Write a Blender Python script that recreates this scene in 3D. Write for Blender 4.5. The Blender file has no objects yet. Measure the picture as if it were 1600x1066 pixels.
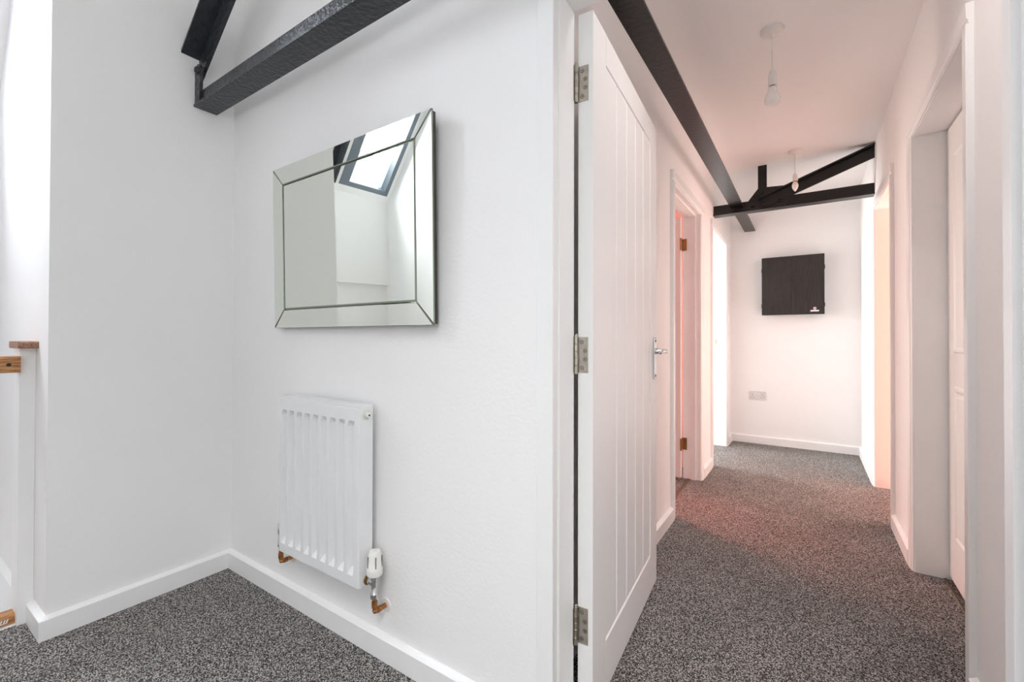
import bpy, bmesh, math, random
from mathutils import Vector, Matrix
random.seed(7)
SC = bpy.context.scene
COL = SC.collection
H = 1.06                                    # eye height of the camera

# ---------------------------------------------------------------- camera
cam_data = bpy.data.cameras.new('camera')
cam = bpy.data.objects.new('camera', cam_data)
COL.objects.link(cam)
yaw, pit, rol, foc = 0.586739, 0.0079936, 0.0023323, 693.2
F = Vector((-math.sin(yaw) * math.cos(pit), math.cos(yaw) * math.cos(pit), math.sin(pit)))
R0 = Vector((math.cos(yaw), math.sin(yaw), 0))
U0 = R0.cross(F)
R = R0 * math.cos(rol) + U0 * math.sin(rol)
U = -R0 * math.sin(rol) + U0 * math.cos(rol)
m = Matrix((R, U, -F)).transposed().to_4x4()
m.translation = Vector((0, 0, H))
cam.matrix_world = m
cam_data.sensor_width = 36.0
cam_data.lens = foc / 1600 * 36.0
cam_data.shift_y = -(533 - 522.71) / 1600
cam_data.clip_start = 0.02
SC.camera = cam

# ---------------------------------------------------------------- world, light, exposure
world = bpy.data.worlds.new('world')
SC.world = world
world.use_nodes = True
bg = world.node_tree.nodes['Background']
bg.inputs[0].default_value = (0.80, 0.90, 1.0, 1)
bg.inputs[1].default_value = 2.0


def area(name, loc, target, sx, sy, power, color):
    d = bpy.data.lights.new(name, 'AREA')
    d.shape = 'RECTANGLE'
    d.size, d.size_y = sx, sy
    d.energy = power
    d.color = color
    o = bpy.data.objects.new(name, d)
    COL.objects.link(o)
    o.location = loc
    o.rotation_euler = (Vector(target) - Vector(loc)).to_track_quat('-Z', 'Y').to_euler()
    return o


SKY = (0.90, 0.93, 1.0)
# daylight of the stair windows and side rooms, plus added unseen fill lamps
area('daylight_stair_window', (-3.27, -0.50, 2.91), (-2.87, -0.50, 2.62), 0.95, 0.50, 26, SKY)
area('daylight_stair_window', (-3.27, 0.15, 2.91), (-2.87, 0.15, 2.62), 0.95, 0.46, 118, SKY)
area('fill_landing_roof', (0.6, -1.4, 3.8), (0.6, -1.4, 3.0), 1.8, 1.8, 130, (1.0, 0.965, 0.92))  # fill for the landing, through an added roof window out of view
area('fill_landing_back', (0.6, -2.8, 1.75), (0.2, 0.0, 1.45), 1.3, 1.4, 14, (0.9, 0.96, 1.0))  # added behind the camera to brighten the return wall, jamb and door
area('fill_corridor_ceiling', (0.03, 1.43, 2.75), (0.03, 1.6, 2.0), 0.7, 0.55, 13, (1.0, 0.86, 0.80))  # added above the view to brighten the near end of the corridor
area('daylight_first_room', (-2.9, 3.62, 1.2), (0.0, 3.0, 1.2), 0.5, 1.5, 25, (1.0, 0.79, 0.67))
red = area('daylight_first_roof', (-2.2, 3.66, 2.36), (-0.45, 3.08, 0.0), 0.3, 0.3, 3.2, (1.0, 0.13, 0.05))
red.data.spread = math.radians(34)           # a roof window behind a red blind
area('daylight_second_room', (-2.9, 4.3, 1.2), (0.0, 4.2, 1.2), 1.2, 1.6, 128, (1.0, 0.98, 0.97))
area('daylight_third_room', (2.7, 3.6, 1.2), (0.0, 3.72, 1.0), 1.0, 1.5, 30, (1.0, 0.80, 0.73))
area('daylight_third_room', (2.7, 4.9, 1.0), (0.0, 2.9, 1.3), 1.2, 1.6, 56, (1.0, 0.82, 0.76))

SC.view_settings.view_transform = 'Standard'
SC.view_settings.look = 'None'
SC.view_settings.gamma = 1
SC.view_settings.use_curve_mapping = False
SC.view_settings.exposure = 0.05
SC.cycles.max_bounces = 14
SC.cycles.diffuse_bounces = 10
SC.cycles.glossy_bounces = 6
SC.cycles.transparent_max_bounces = 8
SC.cycles.use_denoising = True
SC.cycles.sample_clamp_indirect = 8


# ---------------------------------------------------------------- materials
def mat(name, col, rough=0.5, metal=0.0, bump=0.0, bscale=60, spec=0.5, var=0.0, vscale=20, coat=0.0, aniso=None):
    mt = bpy.data.materials.new(name)
    mt.use_nodes = True
    nt = mt.node_tree
    b = nt.nodes['Principled BSDF']
    b.inputs['Base Color'].default_value = (*col, 1)
    b.inputs['Roughness'].default_value = rough
    b.inputs['Metallic'].default_value = metal
    b.inputs['Specular IOR Level'].default_value = spec
    b.inputs['Coat Weight'].default_value = coat
    tc = nt.nodes.new('ShaderNodeTexCoord')
    src = tc.outputs['Object']
    if aniso:
        mp = nt.nodes.new('ShaderNodeMapping')
        mp.inputs['Scale'].default_value = aniso
        nt.links.new(src, mp.inputs['Vector'])
        src = mp.outputs['Vector']
    if bump:
        n = nt.nodes.new('ShaderNodeTexNoise')
        n.inputs['Scale'].default_value = bscale
        n.inputs['Detail'].default_value = 4
        nt.links.new(src, n.inputs['Vector'])
        bp = nt.nodes.new('ShaderNodeBump')
        bp.inputs['Strength'].default_value = 1.0
        bp.inputs['Distance'].default_value = bump
        nt.links.new(n.outputs['Fac'], bp.inputs['Height'])
        nt.links.new(bp.outputs['Normal'], b.inputs['Normal'])
    if var:
        n2 = nt.nodes.new('ShaderNodeTexNoise')
        n2.inputs['Scale'].default_value = vscale
        n2.inputs['Detail'].default_value = 5
        nt.links.new(src, n2.inputs['Vector'])
        cr = nt.nodes.new('ShaderNodeValToRGB')
        cr.color_ramp.elements[0].position = 0.3
        cr.color_ramp.elements[1].position = 0.7
        cr.color_ramp.elements[0].color = (*[c * (1 - var) for c in col], 1)
        cr.color_ramp.elements[1].color = (*[min(1, c * (1 + var)) for c in col], 1)
        nt.links.new(n2.outputs['Fac'], cr.inputs['Fac'])
        nt.links.new(cr.outputs['Color'], b.inputs['Base Color'])
    return mt


M_WALL = mat('wall_paint', (0.89, 0.885, 0.88), 0.75, bump=0.0006, bscale=90, spec=0.3)
M_CEIL = mat('ceiling_paint', (0.92, 0.91, 0.90), 0.85, bump=0.0004, bscale=70, spec=0.2)
M_GLOSS = mat('white_gloss_paint', (0.88, 0.88, 0.875), 0.32, bump=0.0003, bscale=120, var=0.012, vscale=9)
M_DOOR = mat('white_door_paint', (0.88, 0.88, 0.87), 0.38, bump=0.0003, bscale=30, aniso=(1, 1, 0.12))
M_PINK = mat('rose_wall_paint', (0.80, 0.52, 0.48), 0.8, bump=0.0005)
M_PEACH = mat('peach_wall_paint', (0.88, 0.66, 0.57), 0.8, bump=0.0005)
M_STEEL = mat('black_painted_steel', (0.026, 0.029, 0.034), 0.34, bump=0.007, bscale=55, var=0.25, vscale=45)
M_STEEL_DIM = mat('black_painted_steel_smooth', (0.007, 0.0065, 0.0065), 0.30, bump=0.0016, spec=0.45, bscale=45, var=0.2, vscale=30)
M_RAD = mat('radiator_enamel', (0.80, 0.81, 0.815), 0.28, bump=0.0001, bscale=200)
M_RADDARK = mat('radiator_inside', (0.35, 0.35, 0.35), 0.6, bump=0.0002)
M_PLASTIC = mat('white_plastic', (0.80, 0.79, 0.76), 0.35, bump=0.0001, bscale=300)
M_BULB = mat('opal_bulb_glass', (0.86, 0.84, 0.82), 0.18, bump=0.00005)
M_CHROME = mat('chrome', (0.62, 0.62, 0.62), 0.16, 1.0, bump=0.0002, bscale=60)
M_NICKEL = mat('brushed_nickel', (0.50, 0.46, 0.40), 0.34, 1.0, bump=0.0002, bscale=200, var=0.12, vscale=60)
M_BRASS = mat('aged_brass', (0.36, 0.20, 0.09), 0.4, 1.0, bump=0.0002, var=0.2)
M_COPPER = mat('tarnished_copper', (0.42, 0.18, 0.07), 0.42, 0.9, bump=0.0004, bscale=150, var=0.45, vscale=60)
M_DARK = mat('dark_recess', (0.02, 0.018, 0.016), 0.7, bump=0.0001)
M_ALU = mat('grey_roof_window_frame', (0.16, 0.19, 0.22), 0.4, 0.2, bump=0.0002)
M_PRINT_W = mat('white_print', (0.85, 0.85, 0.85), 0.5, bump=0.00002)
M_PRINT_P = mat('pale_red_print', (0.80, 0.58, 0.60), 0.5, bump=0.00002)
M_STRIP = mat('threshold_metal', (0.22, 0.18, 0.14), 0.5, 1.0, bump=0.0002)
M_MIRBACK = mat('mirror_backing', (0.05, 0.045, 0.035), 0.5, bump=0.0002)


def mat_mirror(name, col):
    mt = mat(name, col, 0.0, 1.0)
    return mt


M_MIRROR = mat_mirror('silvered_glass', (0.84, 0.87, 0.81))
M_MIREDGE = mat('bevelled_glass_edge', (0.30, 0.33, 0.27), 0.06, 1.0)


def mat_wood(name, c0, c1, scale, rough):
    mt = bpy.data.materials.new(name)
    mt.use_nodes = True
    nt = mt.node_tree
    b = nt.nodes['Principled BSDF']
    b.inputs['Roughness'].default_value = rough
    tc = nt.nodes.new('ShaderNodeTexCoord')
    mp = nt.nodes.new('ShaderNodeMapping')
    mp.inputs['Scale'].default_value = scale
    n = nt.nodes.new('ShaderNodeTexNoise')
    n.inputs['Scale'].default_value = 6
    n.inputs['Detail'].default_value = 6
    n.inputs['Distortion'].default_value = 1.2
    cr = nt.nodes.new('ShaderNodeValToRGB')
    cr.color_ramp.elements[0].position = 0.36
    cr.color_ramp.elements[1].position = 0.62
    cr.color_ramp.elements[0].color = (*c0, 1)
    cr.color_ramp.elements[1].color = (*c1, 1)
    bp = nt.nodes.new('ShaderNodeBump')
    bp.inputs['Distance'].default_value = 0.0006
    L = nt.links.new
    L(tc.outputs['Object'], mp.inputs['Vector'])
    L(mp.outputs['Vector'], n.inputs['Vector'])
    L(n.outputs['Fac'], cr.inputs['Fac'])
    L(cr.outputs['Color'], b.inputs['Base Color'])
    L(n.outputs['Fac'], bp.inputs['Height'])
    L(bp.outputs['Normal'], b.inputs['Normal'])
    return mt


M_OAK = mat_wood('oiled_oak', (0.26, 0.10, 0.03), (0.56, 0.27, 0.10), (22, 3, 22), 0.38)
M_OAK_DARK = mat_wood('oak_cap', (0.20, 0.09, 0.05), (0.40, 0.21, 0.13), (18, 18, 18), 0.45)
M_BLACKWOOD = mat_wood('black_woodgrain', (0.009, 0.007, 0.006), (0.026, 0.020, 0.018), (26, 26, 1.6), 0.6)


def mat_carpet():
    mt = bpy.data.materials.new('grey_fleck_carpet')
    mt.use_nodes = True
    nt = mt.node_tree
    L = nt.links.new
    b = nt.nodes['Principled BSDF']
    b.inputs['Roughness'].default_value = 0.95
    b.inputs['Specular IOR Level'].default_value = 0.1
    b.inputs['Sheen Weight'].default_value = 0.15
    tc = nt.nodes.new('ShaderNodeTexCoord')
    v = nt.nodes.new('ShaderNodeTexNoise')
    v.inputs['Scale'].default_value = 215
    v.inputs['Detail'].default_value = 3.0
    v.inputs['Roughness'].default_value = 0.7
    L(tc.outputs['Object'], v.inputs['Vector'])
    vo = nt.nodes.new('ShaderNodeTexVoronoi')
    vo.inputs['Scale'].default_value = 300
    L(tc.outputs['Object'], vo.inputs['Vector'])
    sep = nt.nodes.new('ShaderNodeSeparateColor')
    L(vo.outputs['Color'], sep.inputs['Color'])
    mix = nt.nodes.new('ShaderNodeMath')
    mix.operation = 'MULTIPLY_ADD'
    mix.inputs[1].default_value = 0.30
    L(sep.outputs['Red'], mix.inputs[0])
    L(v.outputs['Fac'], mix.inputs[2])
    cr = nt.nodes.new('ShaderNodeValToRGB')
    e = cr.color_ramp.elements
    e[0].position, e[0].color = 0.55, (0.006, 0.006, 0.006, 1)
    e[1].position, e[1].color = 0.75, (0.60, 0.565, 0.54, 1)
    k = cr.color_ramp.elements.new(0.66)
    k.color = (0.054, 0.049, 0.046, 1)
    L(mix.outputs[0], cr.inputs['Fac'])
    big = nt.nodes.new('ShaderNodeTexNoise')
    big.inputs['Scale'].default_value = 4.0
    big.inputs['Detail'].default_value = 3
    L(tc.outputs['Object'], big.inputs['Vector'])
    mr = nt.nodes.new('ShaderNodeMapRange')
    mr.inputs['To Min'].default_value = 0.78
    mr.inputs['To Max'].default_value = 1.22
    L(big.outputs['Fac'], mr.inputs['Value'])
    mul = nt.nodes.new('ShaderNodeVectorMath')
    mul.operation = 'SCALE'
    L(cr.outputs['Color'], mul.inputs[0])
    L(mr.outputs['Result'], mul.inputs['Scale'])
    L(mul.outputs['Vector'], b.inputs['Base Color'])
    bp = nt.nodes.new('ShaderNodeBump')
    bp.inputs['Distance'].default_value = 0.006
    L(mix.outputs[0], bp.inputs['Height'])
    L(bp.outputs['Normal'], b.inputs['Normal'])
    return mt


M_CARPET = mat_carpet()


def mat_glass():
    mt = bpy.data.materials.new('window_glass')
    mt.use_nodes = True
    nt = mt.node_tree
    nt.nodes.remove(nt.nodes['Principled BSDF'])
    out = nt.nodes['Material Output']
    t = nt.nodes.new('ShaderNodeBsdfTransparent')
    t.inputs[0].default_value = (0.97, 0.975, 0.98, 1)
    g = nt.nodes.new('ShaderNodeBsdfGlossy')
    g.inputs['Roughness'].default_value = 0.0
    fr = nt.nodes.new('ShaderNodeFresnel')
    fr.inputs['IOR'].default_value = 1.3
    mx = nt.nodes.new('ShaderNodeMixShader')
    nt.links.new(fr.outputs[0], mx.inputs[0])
    nt.links.new(t.outputs[0], mx.inputs[1])
    nt.links.new(g.outputs[0], mx.inputs[2])
    nt.links.new(mx.outputs[0], out.inputs['Surface'])
    return mt


M_GLASS = mat_glass()


# ---------------------------------------------------------------- mesh helpers
def link(name, bm, material, parent=None, smooth=False):
    bmesh.ops.recalc_face_normals(bm, faces=bm.faces)
    me = bpy.data.meshes.new(name)
    bm.to_mesh(me)
    bm.free()
    me.materials.append(material)
    if smooth:
        for p in me.polygons:
            p.use_smooth = True
        me.set_sharp_from_angle(angle=math.radians(40))
    o = bpy.data.objects.new(name, me)
    COL.objects.link(o)
    if parent:
        o.parent = parent
        o.matrix_parent_inverse = parent.matrix_basis.inverted() if False else Matrix()
    return o


def add_hex(bm, pts):
    """eight corners: bottom four then top four (same order)"""
    v = [bm.verts.new(p) for p in pts]
    for f in ((3, 2, 1, 0), (4, 5, 6, 7), (0, 1, 5, 4), (1, 2, 6, 5), (2, 3, 7, 6), (3, 0, 4, 7)):
        bm.faces.new([v[i] for i in f])
    return v


def add_box(bm, x0, x1, y0, y1, z0, z1, bev=0.0):
    b2 = bmesh.new()
    add_hex(b2, [(x0, y0, z0), (x1, y0, z0), (x1, y1, z0), (x0, y1, z0), (x0, y0, z1), (x1, y0, z1), (x1, y1, z1), (x0, y1, z1)])
    if bev:
        bmesh.ops.recalc_face_normals(b2, faces=b2.faces)
        bmesh.ops.bevel(b2, geom=b2.edges[:], offset=bev, segments=2, affect='EDGES', profile=0.6)
    merge(bm, b2)


def merge(bm, b2, mtx=None):
    me = bpy.data.meshes.new('tmp')
    b2.to_mesh(me)
    b2.free()
    if mtx is not None:
        me.transform(mtx)
    bm.from_mesh(me)
    bpy.data.meshes.remove(me)


def box(*a, bev=0.0):
    bm = bmesh.new()
    add_box(bm, *a, bev=bev)
    return bm


def add_prism(bm, pts, off):
    """closed polygon of 3d points swept by a vector"""
    off = Vector(off)
    a = [bm.verts.new(p) for p in pts]
    b = [bm.verts.new(Vector(p) + off) for p in pts]
    n = len(pts)
    bm.faces.new(a)
    bm.faces.new(list(reversed(b)))
    for i in range(n):
        j = (i + 1) % n
        bm.faces.new([a[i], b[i], b[j], a[j]])


def prism(pts, off):
    bm = bmesh.new()
    add_prism(bm, pts, off)
    return bm


def add_lathe(bm, prof, origin, axis=(0, 0, 1), seg=24):
    """prof: list of (radius, height) along axis"""
    ax = Vector(axis).normalized()
    q = Vector((0, 0, 1)).rotation_difference(ax).to_matrix().to_4x4()
    q.translation = Vector(origin)
    rings = []
    for r, h in prof:
        if r <= 1e-6:
            rings.append([bm.verts.new(q @ Vector((0, 0, h)))])
        else:
            rings.append([bm.verts.new(q @ Vector((r * math.cos(2 * math.pi * i / seg), r * math.sin(2 * math.pi * i / seg), h))) for i in range(seg)])
    for a, b in zip(rings, rings[1:]):
        for i in range(seg):
            j = (i + 1) % seg
            if len(a) == 1 and len(b) == 1:
                continue
            if len(a) == 1:
                bm.faces.new([a[0], b[i], b[j]])
            elif len(b) == 1:
                bm.faces.new([a[i], a[j], b[0]])
            else:
                bm.faces.new([a[i], a[j], b[j], b[i]])
    if len(rings[0]) > 1:
        bm.faces.new(list(reversed(rings[0])))
    if len(rings[-1]) > 1:
        bm.faces.new(rings[-1])


def lathe(prof, origin, axis=(0, 0, 1), seg=24):
    bm = bmesh.new()
    add_lathe(bm, prof, origin, axis, seg)
    return bm


def add_tube(bm, pts, r, seg=12):
    pts = [Vector(p) for p in pts]
    rings = []
    n0 = None
    for i, p in enumerate(pts):
        if i == 0:
            t = pts[1] - pts[0]
        elif i == len(pts) - 1:
            t = pts[-1] - pts[-2]
        else:
            t = (pts[i + 1] - p).normalized() + (p - pts[i - 1]).normalized()
        t.normalize()
        if n0 is None:
            n0 = t.orthogonal().normalized()
        n0 = (n0 - t * n0.dot(t)).normalized()
        b = t.cross(n0)
        rr = r[i] if isinstance(r, (list, tuple)) else r
        rings.append([bm.verts.new(p + (n0 * math.cos(2 * math.pi * k / seg) + b * math.sin(2 * math.pi * k / seg)) * rr) for k in range(seg)])
    for a, b in zip(rings, rings[1:]):
        for i in range(seg):
            j = (i + 1) % seg
            bm.faces.new([a[i], a[j], b[j], b[i]])
    bm.faces.new(list(reversed(rings[0])))
    bm.faces.new(rings[-1])


def tube(pts, r, seg=12):
    bm = bmesh.new()
    add_tube(bm, pts, r, seg)
    return bm


def arc_pts(c, r, a0, a1, n, u, v):
    c, u, v = Vector(c), Vector(u), Vector(v)
    return [c + u * (r * math.cos(a0 + (a1 - a0) * i / n)) + v * (r * math.sin(a0 + (a1 - a0) * i / n)) for i in range(n + 1)]


def thing(name, label, cat, loc=(0, 0, 0), group=None, kind=None):
    o = bpy.data.objects.new(name, None)
    COL.objects.link(o)
    o.empty_display_size = 0.1
    o.location = loc
    if label:
        o['label'] = label
    if cat:
        o['category'] = cat
    if group:
        o['group'] = group
    if kind:
        o['kind'] = kind
    return o


def part(name, bm, material, parent, smooth=False, label=None):
    """a child mesh given in world coordinates"""
    w = Matrix.Identity(4)
    p = parent
    while p:
        w = p.matrix_basis @ w
        p = p.parent
    bm.transform(w.inverted())
    o = link(name, bm, material, parent, smooth)
    if label:
        o['label'] = label
    return o


def struct(name, bm, material, label=None, parent=None):
    o = link(name, bm, material, parent)
    o['kind'] = 'structure'
    if label:
        o['label'] = label
    return o


# ---------------------------------------------------------------- setting: landing
XP, YM, YE = -2.235, 1.003, 0.399            # left wall face, mirror wall face, end of the left wall
XL, XR, YF, ZC = -0.665, 0.41, 5.125, 2.47   # corridor walls, far wall, corridor ceiling
YB = 1.125                                   # back of the mirror wall


def zroof(x):
    return 2.21 + 1.36 * (x + 3.2)


# floors
bm = box(-2.44, 1.5, -2.5, YM, -0.1, 0.0)
add_box(bm, -0.575, 0.33, YM, YB, -0.1, 0.0)
add_box(bm, XL - 0.12, XR + 0.12, YB, YF, -0.1, 0.0)
struct('floor', bm, M_CARPET, 'charcoal grey flecked carpet on landing and corridor')
struct('floor', box(-3.2, -0.785, YB, 6.3, -0.1, -0.005), M_CARPET, 'carpet of the two rooms on the left')
M_PALE = mat('pale_bounce_floor', (0.72, 0.66, 0.60), 0.5, bump=0.0004, bscale=20, var=0.06, vscale=6, aniso=(0.2, 1, 1))  # unseen floor, made pale to bounce light onto the corridor ceiling
bm = box(0.53, 3.0, 1.2, 6.3, -0.1, -0.005)
struct('floor', bm, M_PALE, 'unseen floor of the rooms on the right, pale to bounce light')
struct('floor', box(-3.2, -2.44, -0.8, YE, -0.26, -0.16), M_GLOSS, 'white painted stair landing one step below the carpet')
# white riser under the edge of the landing
struct('trim_1', box(-2.462, -2.425, -0.8, 0.3565, -0.16, 0.002), M_GLOSS, 'white trim along the carpet edge at the stairs')

# left wall (short return wall) and wall of the stairwell beyond it
pts = [(-3.2, YE, -0.3), (XP, YE, -0.3), (XP, YE, 3.3), (-2.4, YE, 3.3), (-3.2, YE, zroof(-3.2))]
struct('wall_left', prism(pts, (0, YB - YE, 0)), M_WALL, 'white return wall left of the mirror wall')
# mirror wall with the doorway
bm = bmesh.new()
add_box(bm, XP, -0.575, YM, YB, -0.05, 2.9)
add_box(bm, 0.321, 1.5, YM, YB, -0.05, 2.9)
add_box(bm, -0.575, 0.321, YM, YB, 2.02, 2.9)
add_prism(bm, [(XP, YM, 2.9), (1.5, YM, 2.9), (1.5, YM, 3.32), (XP, YM, 3.32)], (0, YB - YM, 0))
struct('wall_front', bm, M_WALL, 'white wall with mirror, radiator and doorway')
# stairwell end wall, eaves wall, landing walls
struct('wall_stairs', box(-3.3, -2.44, -0.9, -0.8, -0.3, 3.3), M_WALL, 'white end wall of the stairwell')
bm = box(-3.3, -3.24, -0.8, YE, -0.3, 1.465)
add_box(bm, -3.3, -3.2, -0.8, YE, 1.465, 2.22)
struct('wall_eaves', bm, M_WALL, 'low white eaves wall with a raised panel under the roof window')
bm = box(-2.6, -2.44, -2.5, -0.9, -0.1, 3.3)
struct('wall_landing', bm, M_WALL, 'white landing wall behind the stairwell')
bm = bmesh.new()
add_box(bm, -2.6, 0.0, -2.6, -2.5, -0.1, 3.4)
add_box(bm, 1.2, 1.6, -2.6, -2.5, -0.1, 3.4)
add_box(bm, 0.0, 1.2, -2.6, -2.5, -0.1, 1.05)  # opening for the added window
add_box(bm, 0.0, 1.2, -2.6, -2.5, 2.35, 3.4)
struct('wall_back', bm, M_WALL, 'white wall at the back of the landing')
struct('wall_right', box(1.5, 1.6, -2.5, YB, -0.1, 3.4), M_WALL, 'white wall on the right of the landing')

# sloped ceiling with two roof window openings
sn = Vector((-1.36, 0, 1)).normalized()
xs = [-3.3, -3.165, -2.60, -2.39]
ys = [-2.5, -0.765, -0.275, -0.10, 0.34, YB]
holes = {(1, 1), (1, 3)}


def sp(x, y, n):
    return Vector((x, y, zroof(x))) + sn * n


bm = bmesh.new()
for i in range(3):
    for j in range(5):
        if (i, j) in holes:
            continue
        a, b, c, d = xs[i], xs[i + 1], ys[j], ys[j + 1]
        add_hex(bm, [sp(a, c, 0), sp(b, c, 0), sp(b, d, 0), sp(a, d, 0), sp(a, c, 0.14), sp(b, c, 0.14), sp(b, d, 0.14), sp(a, d, 0.14)])
struct('ceiling_slope', bm, M_CEIL, 'sloped white ceiling over the stairs')
bm = bmesh.new()
zc = 3.3
add_box(bm, -2.41, -0.2, -2.5, YB, zc, zc + 0.15)
add_box(bm, 1.4, 1.6, -2.5, YB, zc, zc + 0.15)
add_box(bm, -0.2, 1.4, -2.5, -2.2, zc, zc + 0.15)
add_box(bm, -0.2, 1.4, -0.6, YB, zc, zc + 0.15)
struct('ceiling_landing', bm, M_CEIL, 'flat white ceiling above the landing')
for k, (c, d) in enumerate(((-0.765, -0.275), (-0.10, 0.34))):
    w = thing('window_%d' % (k + 1), ('roof window beside the stairwell end wall, seen in the mirror', 'second roof window over the stairs, behind the black rafter')[k], None, kind='structure')
    a, b, t = -3.165, -2.60, 0.04
    tl = 0.085 if k == 0 else t
    bm = bmesh.new()
    for (x0, x1, y0, y1) in ((a, b, c, c + t), (a, b, d - tl, d), (a, a + t * 0.6, c + t, d - tl), (b - t * 0.6, b, c + t, d - tl)):
        add_hex(bm, [sp(x0, y0, 0.0), sp(x1, y0, 0.0), sp(x1, y1, 0.0), sp(x0, y1, 0.0), sp(x0, y0, 0.10), sp(x1, y0, 0.10), sp(x1, y1, 0.10), sp(x0, y1, 0.10)])
    part('window_frame', bm, M_ALU, w)
    bm = bmesh.new()
    x0, x1, y0, y1 = a + t * 0.6, b - t * 0.6, c + t, d - tl
    add_hex(bm, [sp(x0, y0, 0.06), sp(x1, y0, 0.06), sp(x1, y1, 0.06), sp(x0, y1, 0.06), sp(x0, y0, 0.066), sp(x1, y0, 0.066), sp(x1, y1, 0.066), sp(x0, y1, 0.066)])
    part('pane', bm, M_GLASS, w)
w = thing('window_3', 'unseen flat roof window added over the landing to brighten it', None, kind='structure')  # unseen, added as the opening for the landing fill lamp
bm = bmesh.new()
for (x0, x1, y0, y1) in ((-0.2, 1.4, -2.2, -2.15), (-0.2, 1.4, -0.65, -0.6), (-0.2, -0.15, -2.15, -0.65), (1.35, 1.4, -2.15, -0.65)):
    add_box(bm, x0, x1, y0, y1, 3.3, 3.42)
part('window_frame', bm, M_ALU, w)
part('pane', box(-0.15, 1.35, -2.15, -0.65, 3.36, 3.366), M_GLASS, w)


w = thing('window_4', 'unseen window added behind the camera to brighten the landing', None, kind='structure')  # added so the fill lamp behind the camera shines through an opening
bm = bmesh.new()
for (x0, x1, z0, z1) in ((0, 0.05, 1.05, 2.35), (1.15, 1.2, 1.05, 2.35), (0.05, 1.15, 1.05, 1.10), (0.05, 1.15, 2.30, 2.35)):
    add_box(bm, x0, x1, -2.58, -2.52, z0, z1)
part('window_frame', bm, M_GLOSS, w)
part('pane', box(0.05, 1.15, -2.553, -2.547, 1.10, 2.30), M_GLASS, w)

# ---------------------------------------------------------------- setting: corridor
def wall_x(name, xf, xb, y0, y1, openings, zt, material, label):
    """wall in a plane of constant x with door openings (ya, yb, zhead)"""
    bm = bmesh.new()
    x0, x1 = min(xf, xb), max(xf, xb)
    y = y0
    for ya, yb, zh in openings:
        if ya > y:
            add_box(bm, x0, x1, y, ya, -0.05, zt)
        add_box(bm, x0, x1, ya, yb, zh, zt)
        y = yb
    add_box(bm, x0, x1, y, y1, -0.05, zt)
    return struct(name, bm, material, label)


L1 = (2.745, 3.53)
L2 = (4.03, 4.80)
R1 = (1.894, 2.70)
R2 = (3.33, 4.085)
ZH = 1.985
LT = 0.028                                   # thickness of the door linings
wall_x('wall_corridor_left', XL, XL - 0.12, YB, 6.3, [(L1[0] - LT, L1[1] + LT, ZH + LT), (L2[0] - LT, L2[1] + LT, ZH + LT)], 2.6, M_WALL, 'left corridor wall with two doorways')
wall_x('wall_corridor_right', XR, XR + 0.12, YB, 6.3, [(R1[0] - LT, R1[1] + LT, ZH + LT), (R2[0] - LT, R2[1] + LT, ZH + LT)], 2.6, M_WALL, 'right corridor wall with two doorways')
struct('wall_corridor_end', box(XL, XR, YF, YF + 0.1, -0.05, 2.6), M_WALL, 'far wall of the corridor')
bm = bmesh.new()
add_box(bm, XL, -0.30, YB, YF, ZC, ZC + 0.13)
add_box(bm, 0.35, XR, YB, YF, ZC, ZC + 0.13)
add_box(bm, -0.30, 0.35, YB, 1.18, ZC, ZC + 0.13)
add_box(bm, -0.30, 0.35, 1.68, YF, ZC, ZC + 0.13)
struct('ceiling_corridor', bm, M_CEIL, 'flat white corridor ceiling')
w = thing('window_5', 'roof window added in the corridor ceiling, above the view, to brighten the corridor', None, kind='structure')  # added out of view for the corridor fill lamp
bm = bmesh.new()
for (x0, x1, y0, y1) in ((-0.30, 0.35, 1.18, 1.21), (-0.30, 0.35, 1.65, 1.68), (-0.30, -0.27, 1.21, 1.65), (0.32, 0.35, 1.21, 1.65)):
    add_box(bm, x0, x1, y0, y1, ZC + 0.06, ZC + 0.13)
part('window_frame', bm, M_ALU, w)
part('pane', box(-0.27, 0.32, 1.21, 1.65, ZC + 0.09, ZC + 0.096), M_GLASS, w)
# rooms behind the doorways
bm = bmesh.new()
add_box(bm, -3.2, -3.1, YB, 4.0, -0.05, 2.5)
add_box(bm, -3.1, XL - 0.12, 3.84, 3.92, -0.05, 2.5)
add_box(bm, -3.1, XL - 0.12, YB, YB + 0.05, -0.05, 2.5)
struct('wall_first_room', bm, M_PINK, 'rose walls of the first room on the left')
struct('ceiling_first_room', box(-3.2, XL - 0.12, YB, 3.92, 2.5, 2.6), M_PINK, 'rose ceiling of the first room on the left')
bm = bmesh.new()
add_box(bm, -3.2, -3.1, 3.95, 6.3, -0.05, 2.5)
add_box(bm, -3.1, XL - 0.12, 6.2, 6.3, -0.05, 2.5)
add_box(bm, -3.1, XL - 0.12, 3.925, 3.95, -0.05, 2.5)
struct('wall_second_room', bm, M_WALL, 'white walls of the second room on the left')
struct('ceiling_second_room', box(-3.2, XL - 0.12, 3.93, 6.3, 2.5, 2.6), M_CEIL, 'white ceiling of the second room on the left')
bm = bmesh.new()
add_box(bm, 2.9, 3.0, 2.9, 6.3, -0.05, 2.5)
add_box(bm, XR + 0.12, 2.9, 6.2, 6.3, -0.05, 2.5)
add_box(bm, XR + 0.12, 2.9, 2.9, 3.0, -0.05, 2.5)
struct('wall_third_room', bm, M_PEACH, 'peach walls of the room on the right')
struct('ceiling_third_room', box(XR + 0.12, 3.0, 2.9, 6.3, 2.5, 2.6), M_PEACH, 'peach ceiling of the room on the right')
bm = bmesh.new()
add_box(bm, XR + 0.125, 1.2, 1.6, 1.65, -0.05, 2.5)
add_box(bm, 1.2, 1.25, 1.6, 2.9, -0.05, 2.5)
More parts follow.
